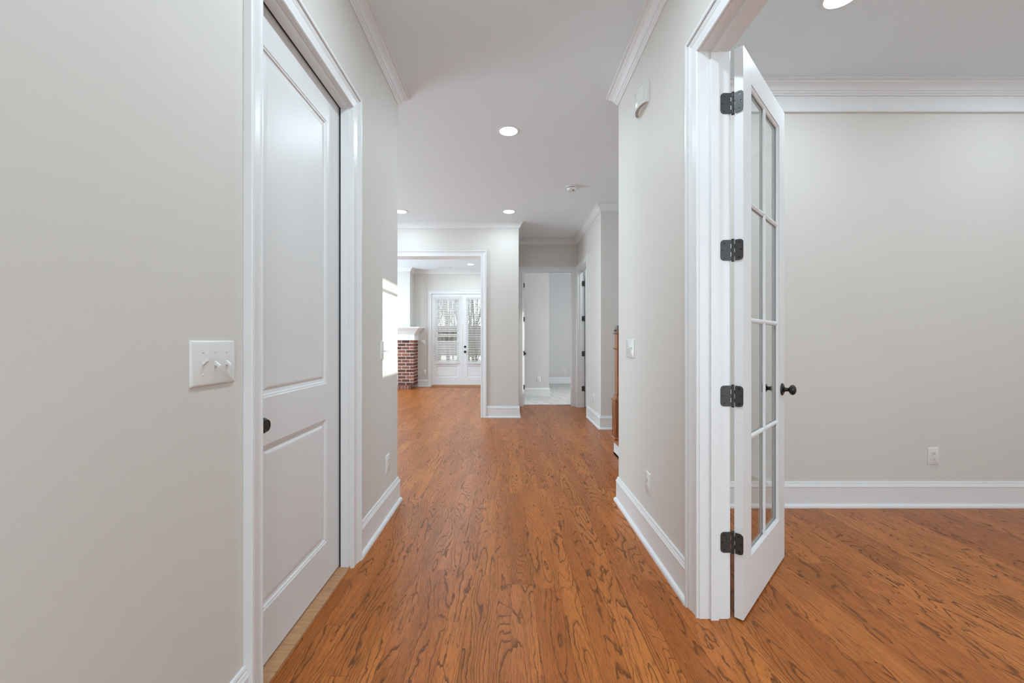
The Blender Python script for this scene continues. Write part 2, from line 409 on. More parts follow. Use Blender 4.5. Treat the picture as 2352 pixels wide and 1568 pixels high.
# ------------------------------------------------------------------ mouldings
BASE = [(0, 0), (.031, 0), (.031, .008), (.029, .016), (.024, .023), (.0155, .027), (.0155, .143), (.018, .146), (.018, .152), (.0145, .158),
        (.012, .166), (.0095, .168), (.0095, .176), (.007, .182), (0, .183)]
CROWN = [(0, -.092), (.009, -.092), (.011, -.086), (.013, -.083), (.019, -.079), (.022, -.072), (.022, -.067), (.027, -.066), (.029, -.056), (.036, -.043),
         (.047, -.032), (.058, -.025), (.061, -.018), (.061, -.013), (.070, -.012), (.077, -.010), (.077, 0), (0, 0)]
BIGCROWN = [(0, -.206), (.020, -.206), (.023, -.201), (.019, -.195), (.021, -.188), (.015, -.180), (.014, -.092)] + [(a_+.014, b_) for a_, b_ in CROWN[1:-1]] + [(0, 0)]
CASE = [(0, 0), (0, .0095), (.003, .0125), (.009, .0130), (.012, .0105), (.016, .0100), (.048, .0130), (.054, .0165), (.058, .0160), (.062, .0185),
        (.067, .0185), (.068, .0145), (.0705, .0145), (.0715, .0255), (.075, .0275), (.084, .0275), (.0875, .0250), (.0875, 0)]
SHELFTRIM = 0
def run(name, label, paths, prof, z, cat):
    b = MB()
    for p in paths: b.sweep([(x, y, z) for x, y in p], prof, (0, 0, 1))
    return struct(b.build(name, 'trim'), label, cat)
CO = .0875                                      # casing width
base = lambda n, l, *p: run(n, l, p, BASE, 0, 'baseboard')
base('baseboard_left', 'white baseboard along the left hall wall past the door', [(-4.6, END), (LW, END), (LW, LD1+CO)])
base('baseboard_left_near', 'white baseboard at the lower left corner before the door', [(LW, LD0-CO), (LW, -2.0)])
base('baseboard_right', 'white baseboard along the right hall wall past the glazed door', [(RW, FD1+CO), (RW, END), (4.6, END)])
base('baseboard_study', 'white baseboard along the study wall on the right', [(4.5, SB), (RW+RT, SB), (RW+RT, FD1+CO)])
base('baseboard_far', 'white baseboard beside the wide cased opening', [(RX, EW-.02), (RX, FW), (OR+CO, FW)])
base('baseboard_passage', 'white baseboard bending round the corner behind the newel post', [(4.6, SY), (NX, SY), (NX, ND0-CO)])
base('baseboard_living', 'white baseboard between fireplace and back doors', [(GL-CO, LB), (-2.36, LB)])
run('baseboard_bedroom', 'white baseboard inside the carpeted bedroom', [[(3.6, 11.48), (.88, 11.48), (.88, 8.85), (RX, 8.85)]], BASE[:1]+[(.0155, 0)]+BASE[5:], .012, 'baseboard')
crown = lambda n, l, *p: run(n, l, p, CROWN, H, 'crown moulding')
crown('trim_1', 'white crown moulding along the top of the left hall wall', [(-4.6, END), (LW, END), (LW, -2.0)])
crown('trim_2', 'white crown moulding along the top of the right hall wall', [(RW, -2.0), (RW, END), (4.6, END)])
crown('trim_3', 'white crown moulding above the wide opening and round the passage', [(4.6, SY), (NX, SY), (NX, EW), (RX, EW), (RX, FW), (-4.6, FW)])
crown('trim_4', 'white crown moulding round the living room and chimney breast', [(RX-.12, LB), (BX, LB), (BX, BY), (-4.0, BY)])
run('trim_5', 'deep built-up white crown moulding across the study', [[(4.5, SB), (RW+RT, SB), (RW+RT, -1.9)]], BIGCROWN, H, 'crown moulding')

def frame(name, label, loc, rz, w, h, T, stop=None, back=True, legs=(1, 1)):
    """door frame: jamb + casings; local X along the wall, Y into it; opening centred on x = 0"""
    r = struct(thing(name, label, 'door frame', loc, rz), label, 'door frame')
    b = MB(); e = .001
    b.box((-w/2-JT, -e, 0), (-w/2, T+e, h)); b.box((w/2, -e, 0), (w/2+JT, T+e, h)); b.box((-w/2-JT, -e, h), (w/2+JT, T+e, h+JT))
    if stop:
        s0, s1 = stop; st = .011
        b.box((-w/2, s0, 0), (-w/2+st, s1, h-st)); b.box((w/2-st, s0, 0), (w/2, s1, h-st)); b.box((-w/2, s0, h-st), (w/2, s1, h))
    b.build('jamb', 'trim', r)
    g = .004; ww = w/2+g
    path = [(-ww, 0, 0), (-ww, 0, h+g), (ww, 0, h+g), (ww, 0, 0)]
    MB().sweep(path, CASE, (0, -1, 0)).build('casing', 'trim', r)
    if back:
        path = [(ww, T, 0), (ww, T, h+g), (-ww, T, h+g), (-ww, T, 0)]
        MB().sweep(path, CASE, (0, 1, 0)).build('casing', 'trim', r)
    return r
frame('trim_6', 'white moulded frame around the closed panel door on the left', (LW, (LD0+LD1)/2, 0), XP, LD1-LD0, LDH, .115, (.010, .0505))
frame('trim_7', 'white moulded frame of the double doorway to the study', (RW, (FD0+FD1)/2, 0), XM, FD1-FD0, FDH, RT, (.044, .077))
frame('trim_8', 'white cased opening leading to the living room', ((OL+OR)/2, FW, 0), YM, OR-OL, OH, FT)
frame('trim_9', 'white frame around the bedroom doorway at the passage end', ((BL+BR)/2, EW, 0), YM, BR-BL, BH, ET, (.045, .078))
frame('trim_10', 'white frame of the doorway on the right of the passage', (NX, (ND0+ND1)/2, 0), XM, ND1-ND0, BH, .115, (.038, .070))
frame('trim_11', 'white frame around the glazed double doors at the back', ((GL+GR)/2, LB, 0), YM, GR-GL, GH, .14, None, False)

# ------------------------------------------------------------------ doors
def panel_rings(b, x0, x1, z0, z1, yf, sgn):
    """moulded sunk panel filling a hole; yf = face level, sgn = direction into the slab"""
    steps = [(0, 0), (.004, .003), (.009, .0035), (.013, .009), (.026, .0115), (.036, .0060), (.042, .0052)]
    rr = [[(x0+i, yf+sgn*d, z0+i), (x1-i, yf+sgn*d, z0+i), (x1-i, yf+sgn*d, z1-i), (x0+i, yf+sgn*d, z1-i)] for i, d in steps]
    b.rings(rr, True, False, True)
def panel_door(root, x0, x1, y0, t, z0, z1, panels, m='door'):
    """slab with sunk panels; panels = [(xa, xb, za, zb)] sharing the same xa/xb"""
    xa, xb = panels[0][0], panels[0][1]; b = MB()
    b.box((x0, y0, z0), (xa, y0+t, z1)); b.box((xb, y0, z0), (x1, y0+t, z1))
    zs = z0
    for p in sorted(panels, key=lambda q: q[2]):
        b.box((xa, y0, zs), (xb, y0+t, p[2])); zs = p[3]
    b.box((xa, y0, zs), (xb, y0+t, z1))
    b.build('door_slab', m, root)
    for p in panels:
        q = MB(); panel_rings(q, p[0], p[1], p[2], p[3], y0, 1); panel_rings(q, p[0], p[1], p[2], p[3], y0+t, -1)
        q.build('panel', m, root)
def knob(root, x, y, z, n, name='door_knob', m='bronze', flat=False):
    """rosette, neck and ball standing out along local n = +-1 (y direction)"""
    pr = [(.0, 0), (.0325, 0), (.0330, .004), (.030, .008), (.024, .010), (.020, .010), (.018, .012), (.0125, .015), (.0105, .020), (.0098, .030), (.0125, .0335)]
    for k in range(0, 13):
        a = -.40*PI + k/12*.9*PI
        pr.append((.0272*math.cos(a), (.049 if not flat else .046)+.0175*math.sin(a)))
    if flat: pr = pr[:-3] + [(.0205, .0605), (.019, .0590), (.012, .0588), (.0115, .0594), (.0, .0594)]
    return MB().lathe([(r, h) for r, h in pr], (x, y, z), (0, n, 0), 36).build(name, m, root, smooth=True)

# closed two-panel closet door in the left wall (hinged out of sight)
dl = struct(thing('door_1', 'x', 'door', (LW, 0, 0), XP), 'closed white two-panel door in the left hall wall with black knob', 'door')
d0, d1 = LD0+.004, LD1-.004
panel_door(dl, d0, d1, .061, .035, .020, LDH-.004, [(d0+.104, d1-.148, .215, .815), (d0+.104, d1-.148, .988, 2.268)])
b = MB(); b.box((LD1-.006, .0505, .014), (LD1, .0605, LDH)); b.box((LD0, .0505, .014), (LD0+.006, .0605, LDH)); b.box((LD0+.006, .0505, LDH-.006), (LD1-.006, .0605, LDH))  # near-black strips painting in the shade of the gap round the door
b.build('gap_dark_strip', 'slot', dl)
knob(dl, d0+.034, .061, .905, -1, flat=True)
MB().box((LD0, .058, .001), (LD1, .058+.002, .002)).box((LD0, .004, 0), (LD1, .100, .013)).build('threshold', 'threshold', dl, bevel=.003)['label'] = 'pale oak threshold strip under the door'

# glazed door to the study, hinged on the far jamb and standing open
PINX, PINY = .967, 1.779
HZ = (2.216, 1.585, .959, .330)
fd = struct(thing('door_2', 'x', 'door', (PINX, PINY, 0), PI/4), 'white glazed eight-pane door standing open on black hinges', 'door')
fx0, fx1, fy0, ft = .0035, .7455, -.0396, .035
fz0, fz1 = .010, 2.449
ga, gb, gz0, gz1 = fx0+.116, fx1-.116, .242, 2.335
b = MB(); b.box((fx0, fy0, fz0), (ga, fy0+ft, fz1)); b.box((gb, fy0, fz0), (fx1, fy0+ft, fz1)); b.box((ga, fy0, fz0), (gb, fy0+ft, gz0)); b.box((ga, fy0, gz1), (gb, fy0+ft, fz1))
b.build('door_slab', 'door', fd)
ym = fy0+ft/2
b = MB()                                         # glazing bead on both faces
for s_ in (-1, 1):
    pr = [(0, s_*.0135), (0, s_*.0035), (.011, s_*.0035), (.010, s_*.008), (.006, s_*.012), (0, s_*.0135)]
    loop = [(ga, ym, gz0), (gb, ym, gz0), (gb, ym, gz1), (ga, ym, gz1)]
    rr = []
    for a_, y_ in pr: rr.append([(ga+a_, ym+y_, gz0+a_), (gb-a_, ym+y_, gz0+a_), (gb-a_, ym+y_, gz1-a_), (ga+a_, ym+y_, gz1-a_)])
    b.rings(rr, True, False, False)
b.build('glazing_bead', 'door', fd)
mx = (ga+gb)/2; rows = [gz0+(gz1-gz0)*k/4 for k in range(5)]
MP = [(-.011, .0035), (-.010, .0075), (-.005, .0105), (-.004, .0125), (.004, .0125), (.005, .0105), (.010, .0075), (.011, .0035)]
def muntin(path, axis):
    b = MB()
    for s_ in (-1, 1):
        prof = [(a_, s_*y_) for a_, y_ in MP]
        if axis == 'z': rr = [[(path[0]+a_, ym+y_, z) for a_, y_ in prof] for z in (path[1], path[2])]
        else: rr = [[(x, ym+y_, path[0]+a_) for a_, y_ in prof] for x in (path[1], path[2])]
        b.rings(rr)
    return b.build('muntin', 'door', fd)
muntin((mx, gz0+.004, gz1-.004), 'z')
for z in rows[1:4]: muntin((z, ga+.004, gb-.004), 'x')
for i in range(4):
    for xa, xb in ((ga, mx), (mx, gb)):
        MB().box((xa+.0008, ym-.0028, rows[i]+.0008), (xb-.0008, ym+.0028, rows[i+1]-.0008)).build('glass_pane', 'glass', fd)
knob(fd, fx1-.062, fy0, .935, -1); knob(fd, fx1-.062, fy0+ft, .935, 1)

def hinge_plate(w, h, r, t, seg=6):             # leaf with two rounded corners away from the pin; spans local u 0..w, v +-h/2
    pts = [(0, -h/2)]
    for cx_, cz_, a0 in ((w-r, -h/2+r, -90), (w-r, h/2-r, 0)):
        for k in range(seg+1):
            a = math.radians(a0+90*k/seg); pts.append((cx_+r*math.cos(a), cz_+r*math.sin(a)))
    pts.append((0, h/2)); return pts
def hinge(root, z, pin, A, An, Bd, Bn, hh=.089, big=True, wa=.040, wb=.0375, gap=.0):
    """world-space hinge: leaf A runs from the pin along A with outward normal An (the jamb), leaf B along Bd with normal Bn (the door edge)"""
    pin = Vector(pin); b = MB(); up = Vector((0, 0, 1)); t = .0022; screws = []
    c0 = .0098; L = hh/5
    for D, Nn, w, off, own in ((A, An, wa, pin, (0, 2, 4)), (Bd, Bn, wb, pin, (1, 3))):
        D = Vector(D).normalized(); Nn = Vector(Nn).normalized(); base_p = Vector((off.x, off.y, z))
        def slab(q):
            lo = [base_p + D*u + up*v_ - Nn*t*.6 for u, v_ in q]; hi = [base_p + D*u + up*v_ + Nn*t*.4 for u, v_ in q]
            b.rings([lo, hi])
        slab([(u+c0, v_) for u, v_ in hinge_plate(w-c0, hh, .015, t)])
        for i in own: slab([(0, -hh/2+i*L+.0006), (c0, -hh/2+i*L+.0006), (c0, -hh/2+(i+1)*L-.0006), (0, -hh/2+(i+1)*L-.0006)])
        for u, v_ in ((w-.016, .032), (w-.008, 0), (w-.016, -.032)): screws.append((base_p+D*u+up*v_ + Nn*t*.4, Nn))
    o = b.build('hinge', 'black', root, world=True)
    k = MB()
    segs = 5; L = hh/segs
    for i in range(segs): k.lathe([(.0049, .0004), (.0054, .001), (.0054, L-.001), (.0049, L-.0004)], (pin.x, pin.y, z-hh/2+i*L), up, 16)
    k.lathe([(.0045, 0), (.0065, .0012), (.0065, .003), (.003, .005)], (pin.x, pin.y, z+hh/2), up, 16)
    k.lathe([(.003, -.005), (.0065, -.003), (.0065, -.001), (.0045, 0)], (pin.x, pin.y, z-hh/2), up, 16)
    ko = k.build('knuckle', 'black', o, smooth=True)
    if big:
        for p, nn in screws:
            s_ = MB().lathe([(.0042, 0), (.0040, .0003), (.0024, .0002), (.0010, .0001)], p, nn, 14).build('screw', 'bronze', o)
    return o
S2 = math.sqrt(.5)
edge = Vector((S2, -S2, 0))                      # along the hinge edge of the open door, towards its visible face
for z in HZ:
    o = hinge(fd, z, (PINX-.001, PINY-.001, 0), (-1, 0, 0), (0, -1, 0), edge, (-S2, -S2, 0), wa=.052, wb=.041)

# bedroom door, open at a right angle inside the room; seen edge on
bd = struct(thing('door_3', 'x', 'door', (BL+.002, EW+ET+.004, 0), PI/2), 'white bedroom door swung open against the left, seen edge on', 'door')
bw = BR-BL-.006
panel_door(bd, .012, bw, -.034, .034, .022, BH-.004, [(.13, bw-.118, .24, .82), (.13, bw-.118, 1.0, 2.30)])
knob(bd, bw-.062, -.034, .935, -1); 
for z in (2.23, 1.60, .968, .338): hinge(bd, z, (BL+.004, EW+ET+.004, 0), (0, -1, 0), (1, 0, 0), (1, 0, 0), (0, -1, 0), big=False, wa=.042, wb=.034)
# side room door, open into the dark room on the right of the passage
sd_ = struct(thing('door_4', 'x', 'door', (NX+.118, ND1-.004, 0), 0), 'white door folded back into the room right of the passage', 'door')
sw = ND1-ND0-.006
panel_door(sd_, .012, sw, -.036, .034, .012, BH-.004, [(.13, sw-.118, .24, .82), (.13, sw-.118, 1.0, 2.30)])
knob(sd_, sw-.062, -.036, .935, -1)
for z in (2.23, 1.60, .968, .338): hinge(sd_, z, (NX+.114, ND1-.003, 0), (-1, 0, 0), (0, -1, 0), (0, -1, 0), (-1, 0, 0), big=False, wa=.046, wb=.034)

# glazed double doors at the back of the living room
def garden_door(name, label, xa, xb, knob_side):
    r = struct(thing(name, label, 'door', ((xa+xb)/2, LB, 0), 0), label, 'door'); w = xb-xa; z0, z1 = .044, GH-.004
    g0, g1, gz0_, gz1_ = -w/2+.125, w/2-.125, .640, 2.330
    y0 = .012; t = .044
    b = MB()
    b.box((-w/2, y0, z0), (g0, y0+t, z1)); b.box((g1, y0, z0), (w/2, y0+t, z1))
    b.box((g0, y0, gz1_), (g1, y0+t, z1)); b.box((g0, y0, .535), (g1, y0+t, gz0_)); b.box((g0, y0, z0), (g1, y0+t, .245))
    b.build('door_slab', 'door', r)
    q = MB(); panel_rings(q, g0, g1, .245, .535, y0, 1); panel_rings(q, g0, g1, .245, .535, y0+t, -1); q.build('panel', 'door', r)
    b = MB()
    for a_, d_ in (((g0, y0-.006, gz0_), (g0+.02, y0+t, gz1_)), ((g1-.02, y0-.006, gz0_), (g1, y0+t, gz1_)), ((g0+.02, y0-.006, gz0_), (g1-.02, y0+t, gz0_+.02)), ((g0+.02, y0-.006, gz1_-.02), (g1-.02, y0+t, gz1_))): b.box(a_, d_)
    b.build('glazing_bead', 'door', r)
    MB().box((g0+.02, y0+.018, gz0_+.02), (g1-.02, y0+.026, gz1_-.02)).build('glass_pane', 'glass', r)
    if knob_side:
        kx = knob_side*(w/2-.064)
        knob(r, kx, y0, .912, -1)
        MB().lathe([(.030, 0), (.030, .008), (.024, .012), (.010, .014), (.010, .022), (0.0, .022)], (kx, y0, 1.046), (0, -1, 0), 24).build('deadbolt', 'bronze', r, smooth=True)
    return r
GM = (GL+GR)/2
garden_door('door_5', 'left leaf of the white glazed double doors at the back', GL+.003, GM-.003, 0)
garden_door('door_6', 'right leaf of the white glazed double doors with black knob', GM+.003, GR-.003, -1)
struct(MB().box((GL, LB-.012, 0), (GR, LB+.13, .020)).box((GL, LB+.004, .020), (GR, LB+.13, .040)).build('trim_12', 'threshold'), 'pale wooden sill under the glazed double doors', 'door sill')

# ------------------------------------------------------------------ blinds on the double doors
def blind(label, cx, z0, z1, w, gaps, seed, tilt):
    r = thing('window_blind', label, 'blind', (cx, LB, z0), 0, 'blinds on the glazed double doors'); rn = random.Random(seed)
    hgt = z1-z0
    MB().box((-w/2-.012, -.055, hgt-.062), (w/2+.012, -.001, hgt)).build('valance', 'blind', r, bevel=.004)
    b = MB(); z = hgt-.085; i = 0
    while z > .045:
        if i not in gaps:
            tl = math.radians(tilt+rn.uniform(-2.5, 2.5)); dy, dz = .024*math.cos(tl), .024*math.sin(tl)
            yc = -.031; n = []
            for s_, e_ in ((-1, 0), (1, 0)):
                n.append(None)
            lo = [(-w/2, yc-dy, z-dz), (-w/2, yc, z+.0012), (-w/2, yc+dy, z+dz), (-w/2, yc+dy, z+dz+.003), (-w/2, yc, z+.0042), (-w/2, yc-dy, z-dz+.003)]
            b.rings([lo, [(w/2, p[1], p[2]) for p in lo]])
        z -= .0452; i += 1
    b.build('slats', 'blind', r)
    MB().box((-w/2, -.052, 0), (w/2, -.010, .028)).build('bottom_rail', 'blind', r, bevel=.003)
    c = MB()
    for x in (-w*.36, w*.36): c.tube([(x, -.056, hgt-.06), (x, -.056, .02)], .0012, 6)
    c.build('ladder_cord', 'blind', r)
    MB().tube([(-w*.30, -.062, hgt-.07), (-w*.30, -.062, hgt*.52)], .004, 8).build('tilt_wand', 'blind', r)
    return r
blind('white slatted blind on the left leaf with two wide gaps at mid height', (GL+GM)/2, .600, 2.352, .60, (19, 22, 23), 3, -32)
blind('white slatted blind on the right leaf, partly hidden by the opening', (GM+GR)/2, .600, 2.352, .60, (), 8, -18)

# ------------------------------------------------------------------ wall plates
def plate_switch(label, loc, rz, gangs, ups, group='toggle switch plates'):
    w = {1: .0794, 2: .125, 3: .1714}[gangs]; h = .1238
    r = thing('light_switch', label, 'light switch', loc, rz, group)
    MB().plate(0, 0, w, h, 0, -.0075, .005, .004).build('cover_plate', 'plastic', r, smooth=True)
    for i in range(gangs):
        x = (i-(gangs-1)/2)*.046
        t = MB().box((x-.0052, -.0072, -.012), (x+.0052, -.0086, .012)).build('toggle_slot', 'plastic', r)
        s_ = 1 if ups[i] else -1
        a = [(x-.0042, -.0075, -.006), (x+.0042, -.0075, -.006), (x+.0042, -.0075, .006), (x-.0042, -.0075, .006)]
        e = [(x-.0032, -.0220, s_*.0105-.0036), (x+.0032, -.0220, s_*.0105-.0036), (x+.0032, -.0220, s_*.0105+.0036), (x-.0032, -.0220, s_*.0105+.0036)]
        MB().rings([a, e]).build('toggle', 'plastic', r, bevel=.0008)
        for z in (.0302, -.0302): MB().lathe([(.0034, 0), (.0034, .0008), (.002, .0014)], (x, -.0074, z), (0, -1, 0), 12).build('screw', 'plastic', r, smooth=True)
    return r
def outlet(label, loc, rz, group='wall outlets'):
    r = thing('wall_outlet', label, 'outlet', loc, rz, group); w, h = .0794, .1238
    MB().plate(0, 0, w, h, 0, -.0068, .005, .004).build('cover_plate', 'plastic', r, smooth=True)
    for s_ in (1, -1):
        zc = s_*.0195; pts = []
        for k in range(28):
            a = 2*PI*k/28; pts.append((.0172*math.cos(a), max(-.0142, min(.0142, .0172*math.sin(a)))))
        lo = [(u, -.0066, zc+v_) for u, v_ in pts]; hi = [(u*.95, -.0090, zc+v_*.95) for u, v_ in pts]
        rc = MB().rings([lo, hi]).build('receptacle', 'plastic', r)
        q = MB(); q.box((-.0072, -.0088, zc-.001), (-.0052, -.0093, zc+.008)); q.box((.0052, -.0088, zc), (.0070, -.0093, zc+.007))
        q.lathe([(.0026, 0), (.0026, .0005)], (0, -.0088, zc-.0065), (0, -1, 0), 12)
        q.build('slots', 'slot', rc)
    MB().lathe([(.0034, 0), (.0034, .0008), (.002, .0014)], (0, -.0066, 0), (0, -1, 0), 12).build('screw', 'plastic', r, smooth=True)
    return r
plate_switch('large white three-toggle switch plate beside the left panel door', (LW, 1.155, 1.1346), XP, 3, (1, 0, 0))
plate_switch('white switch plate at the edge of the sun patch on the left wall', (LW, 2.758, 1.134), XP, 3, (0, 0, 0))
plate_switch('white switch plate near the far end of the right hall wall', (RW, 2.780, 1.144), XM, 3, (0, 0, 1))
plate_switch('white switch plate between the fireplace and the back doors', (-2.241, LB, 1.161), YM, 2, (0, 0))
outlet('white outlet low on the left hall wall near its end', (LW, 2.824, .358), XP)
outlet('white outlet low on the right hall wall above the baseboard', (RW, 2.430, .364), XM)
outlet('white outlet on the study wall right of the open door', (3.066, SB, .366), YM)
outlet('white outlet on the passage wall behind the newel post', (NX, 6.06, .368), XM)
outlet('white outlet on the nearer grey bedroom wall', (.657, 8.85, .374), YM)
outlet('white outlet on the farther grey bedroom wall', (1.583, 11.48, .374), YM)
outlet('white outlet beside the fireplace near the back doors', (-2.20, LB, .372), YM)

# ------------------------------------------------------------------ ceiling fixtures
def downlight(label, x, y, power):
    r = thing('recessed_light', label, 'ceiling light', (x, y, H), 0, 'recessed ceiling lights')
    MB().lathe([(.0765, -.0005), (.0785, -.005), (.084, -.0065), (.0925, -.004), (.0945, 0), (.0765, 0)], (0, 0, 0), (0, 0, 1), 48).build('trim_ring', 'trim', r, smooth=True)
    MB().lathe([(.0765, -.001), (.0765, -.0028), (.06, -.0032), (.0, -.0034)], (0, 0, 0), (0, 0, 1), 48).build('lens', 'lens', r, smooth=True)
    d = bpy.data.lights.new('glow', 'AREA'); d.shape = 'DISK'; d.size = .14; d.energy = power; d.color = LAMP
    o = bpy.data.objects.new('glow', d); COL.objects.link(o); o.parent = r; o.location = (0, 0, -.012)
    return r
for lb, x, y, p in (('nearest recessed ceiling light in the hall', .004, 3.643, 9),
                    ('recessed ceiling light beyond the hall, before the far wall', .012, 5.91, 6.5),
                    ('recessed ceiling light half hidden by the left wall end', -1.53, 5.91, 5),
                    ('recessed ceiling light at the top edge over the study', 1.79, 2.22, 10),
                    ('small recessed ceiling light seen through the cased opening', -.90, 9.98, 10),
                    ('recessed hall light above the picture, just ahead of the camera', .004, 1.376, 16),
                    ('recessed entry light behind the camera', .004, -.89, 14),
                    ('added unseen recessed study light above the picture on the left', 1.79, -.2, 8),  # from here down: unseen lamps added as guessed room lighting
                    ('added unseen recessed study light right of the picture', 3.55, 2.22, 7),
                    ('added unseen recessed study light behind the camera on the right', 3.55, -.2, 20),
                    ('added recessed living room light out of sight on the left', -3.1, 9.0, 14),
                    ('unseen recessed light added in the small room to brighten the passage', 2.1, 6.7, 16),  # added to brighten the passage through its side doorway
                    ('added recessed living room light hidden behind the far wall', -1.2, 7.9, 12)):
    downlight(lb, x, y, p)

r = thing('smoke_detector', 'round white smoke detector on the ceiling right of the lights', 'smoke detector', (.76, 4.965, H))
MB().lathe([(.066, 0), (.066, -.010), (.062, -.014), (.054, -.014)], (0, 0, 0), (0, 0, 1), 40).build('base', 'plastic', r, smooth=True)
MB().lathe([(.054, -.012), (.054, -.019), (.050, -.020)], (0, 0, 0), (0, 0, 1), 40).build('vent_gap', 'slot', r)
MB().lathe([(.057, -.019), (.056, -.030), (.048, -.043), (.030, -.048), (.0, -.048)], (0, 0, 0), (0, 0, 1), 40).build('cover', 'plastic', r, smooth=True)
MB().lathe([(.011, -.0475), (.011, -.0495), (.0, -.0495)], (.02, -.02, 0), (0, 0, 1), 16).build('test_button', 'slot', r)

r = thing('air_register', 'white louvred air register in the living room ceiling', 'air vent', (-1.59, 10.40, H))
b = MB()
for a_, c_ in (((-.17, -.075, -.006), (-.145, .075, 0)), ((.145, -.075, -.006), (.17, .075, 0)), ((-.145, -.075, -.006), (.145, -.052, 0)), ((-.145, .052, -.006), (.145, .075, 0))): b.box(a_, c_)
b.build('frame', 'trim', r)
b = MB()
for i in range(7): b.box((-.145, -.048+i*.0145, -.005), (.145, -.039+i*.0145, -.002))
b.build('louvres', 'trim', r)
MB().box((-.145, -.052, -.0015), (.145, .052, -.0005)).build('backing', 'slot', r)
MB().box((.118, -.060, -.018), (.128, -.052, -.005)).build('lever', 'slot', r)

# door chime high on the right hall wall
r = thing('door_chime', 'white door chime with slotted underside high on the right wall', 'door chime', (RW, 2.512, 2.597), XM)
def chime_loop(z, k=1., o=0.):
    pts = [(.095*k, 0)]
    for i in range(17):
        u = .094-.188*i/16; pts.append((u*k, -(.020+.030*(1-(u/.094)**2))-o))
    pts.append((-.095*k, 0)); return [(x, y, z) for x, y in pts]
b = MB(); b.rings([chime_loop(0, .97, -.003), chime_loop(.004), chime_loop(.108), chime_loop(.117, .985, -.004), chime_loop(.123, .95, -.014)])
b.build('cover', 'plastic', r, smooth=True)
for u in (-.086, -.079, .079, .086):
    y = -(.020+.030*(1-(u/.094)**2))
    MB().tube([(u, y+.001, .006), (u, y-.0006, .03), (u, y-.0006, .10), (u, y+.001, .117)], .0016, 6).build('ridge', 'plastic', r, smooth=True)
b = MB()
for row in (0, 1):
    for j in range(16):
        u = -.078+.156*j/15; y = -(.020+.030*(1-(u/.094)**2))+.009+row*.008
        b.box((u-.0036, y-.0014, -.0012), (u+.0036, y+.0014, .0006))
b.build('sound_slots', 'slot', r)

# ------------------------------------------------------------------ stair and newel post
st = struct(thing('stairs', 'x', 'stairs', (1.125, 3.10, 0)), 'bottom steps with oak treads and white risers right of the hall', 'stairs')
for i in range(3):
    MB().box((i*.26, .0, i*.178), (i*.26+.26 if i < 2 else 2.2, 1.30, i*.178+.148)).build('riser', 'trim', st)
    MB().box((i*.26-.036, .0, i*.178+.148), (i*.26+.275 if i < 2 else 2.2, 1.335, i*.178+.178)).build('tread', 'tread', st, bevel=.009)
MB().sweep([(.9, 1.30, 0), (0, 1.30, 0), (0, .0, 0)][::-1], [(-a, b_) for a, b_ in [(0, 0), (.017, 0), (.016, .010), (.010, .018), (0, .020)]], (0, 0, 1)).build('shoe_moulding', 'trim', st)
nw = thing('newel_post', 'stained oak newel post partly hidden by the right hall wall', 'newel post', (1.173, 4.313, .178))
hb = .070
MB().box((-hb, -hb, 0), (hb, hb, .395)).build('box_base', 'post', nw, bevel=.003)
b = MB()
for s_, ax in ((-1, 0), (1, 0), (-1, 1), (1, 1)):
    for a_, c_ in (((-.052, .02), (-.046, .375)), ((.046, .02), (.052, .375)), ((-.046, .02), (.046, .026)), ((-.046, .369), (.046, .375))):
        if ax == 0: b.box((s_*hb, a_[0], a_[1]), (s_*(hb+.004), c_[0], c_[1]))
        else: b.box((a_[0], s_*hb, a_[1]), (c_[0], s_*(hb+.004), c_[1]))
b.build('panel_moulding', 'post', nw)
sq = lambda k, z: [(-k, -k, z), (k, -k, z), (k, k, z), (-k, k, z)]
MB().rings([sq(.086, 0), sq(.086, .012), sq(.074, .026)]).build('base_moulding', 'post', nw)
MB().rings([sq(.074, .395), sq(.080, .402), sq(.080, .412), sq(.066, .425), sq(.052, .450)]).build('top_moulding', 'post', nw)
MB().box((-.049, -.049, .45), (.049, .049, 1.135)).build('post', 'post', nw, bevel=.003)
disc = lambda z, k: [(.050, z-k), (.078, z-k*.5), (.081, z), (.078, z+k*.5), (.050, z+k)]
MB().lathe(disc(.938, .008), (0, 0, 0), (0, 0, 1), 40).build('collar', 'post', nw, smooth=True)
MB().lathe(disc(1.098, .009), (0, 0, 0), (0, 0, 1), 40).build('collar', 'cap', nw, smooth=True)['label'] = 'dark grey collar'
MB().box((-.049, -.049, 1.135), (.049, .049, 1.178)).build('newel_cap', 'cap', nw, bevel=.003)['label'] = 'grey cap of the newel post'
MB().box((-.070, -.020, 1.116), (-.047, .020, 1.134)).build('bracket', 'cap', nw, bevel=.002)['label'] = 'small grey bracket'
hr = MB()
hr.rings([[(.050, u, 1.13+v_) for u, v_ in ((-.028, -.03), (.028, -.03), (.032, 0), (.022, .026), (-.022, .026), (-.032, 0))],
          [(1.9, u, 2.40+v_) for u, v_ in ((-.028, -.03), (.028, -.03), (.032, 0), (.022, .026), (-.022, .026), (-.032, 0))]])
hr.build('handrail', 'post', nw)

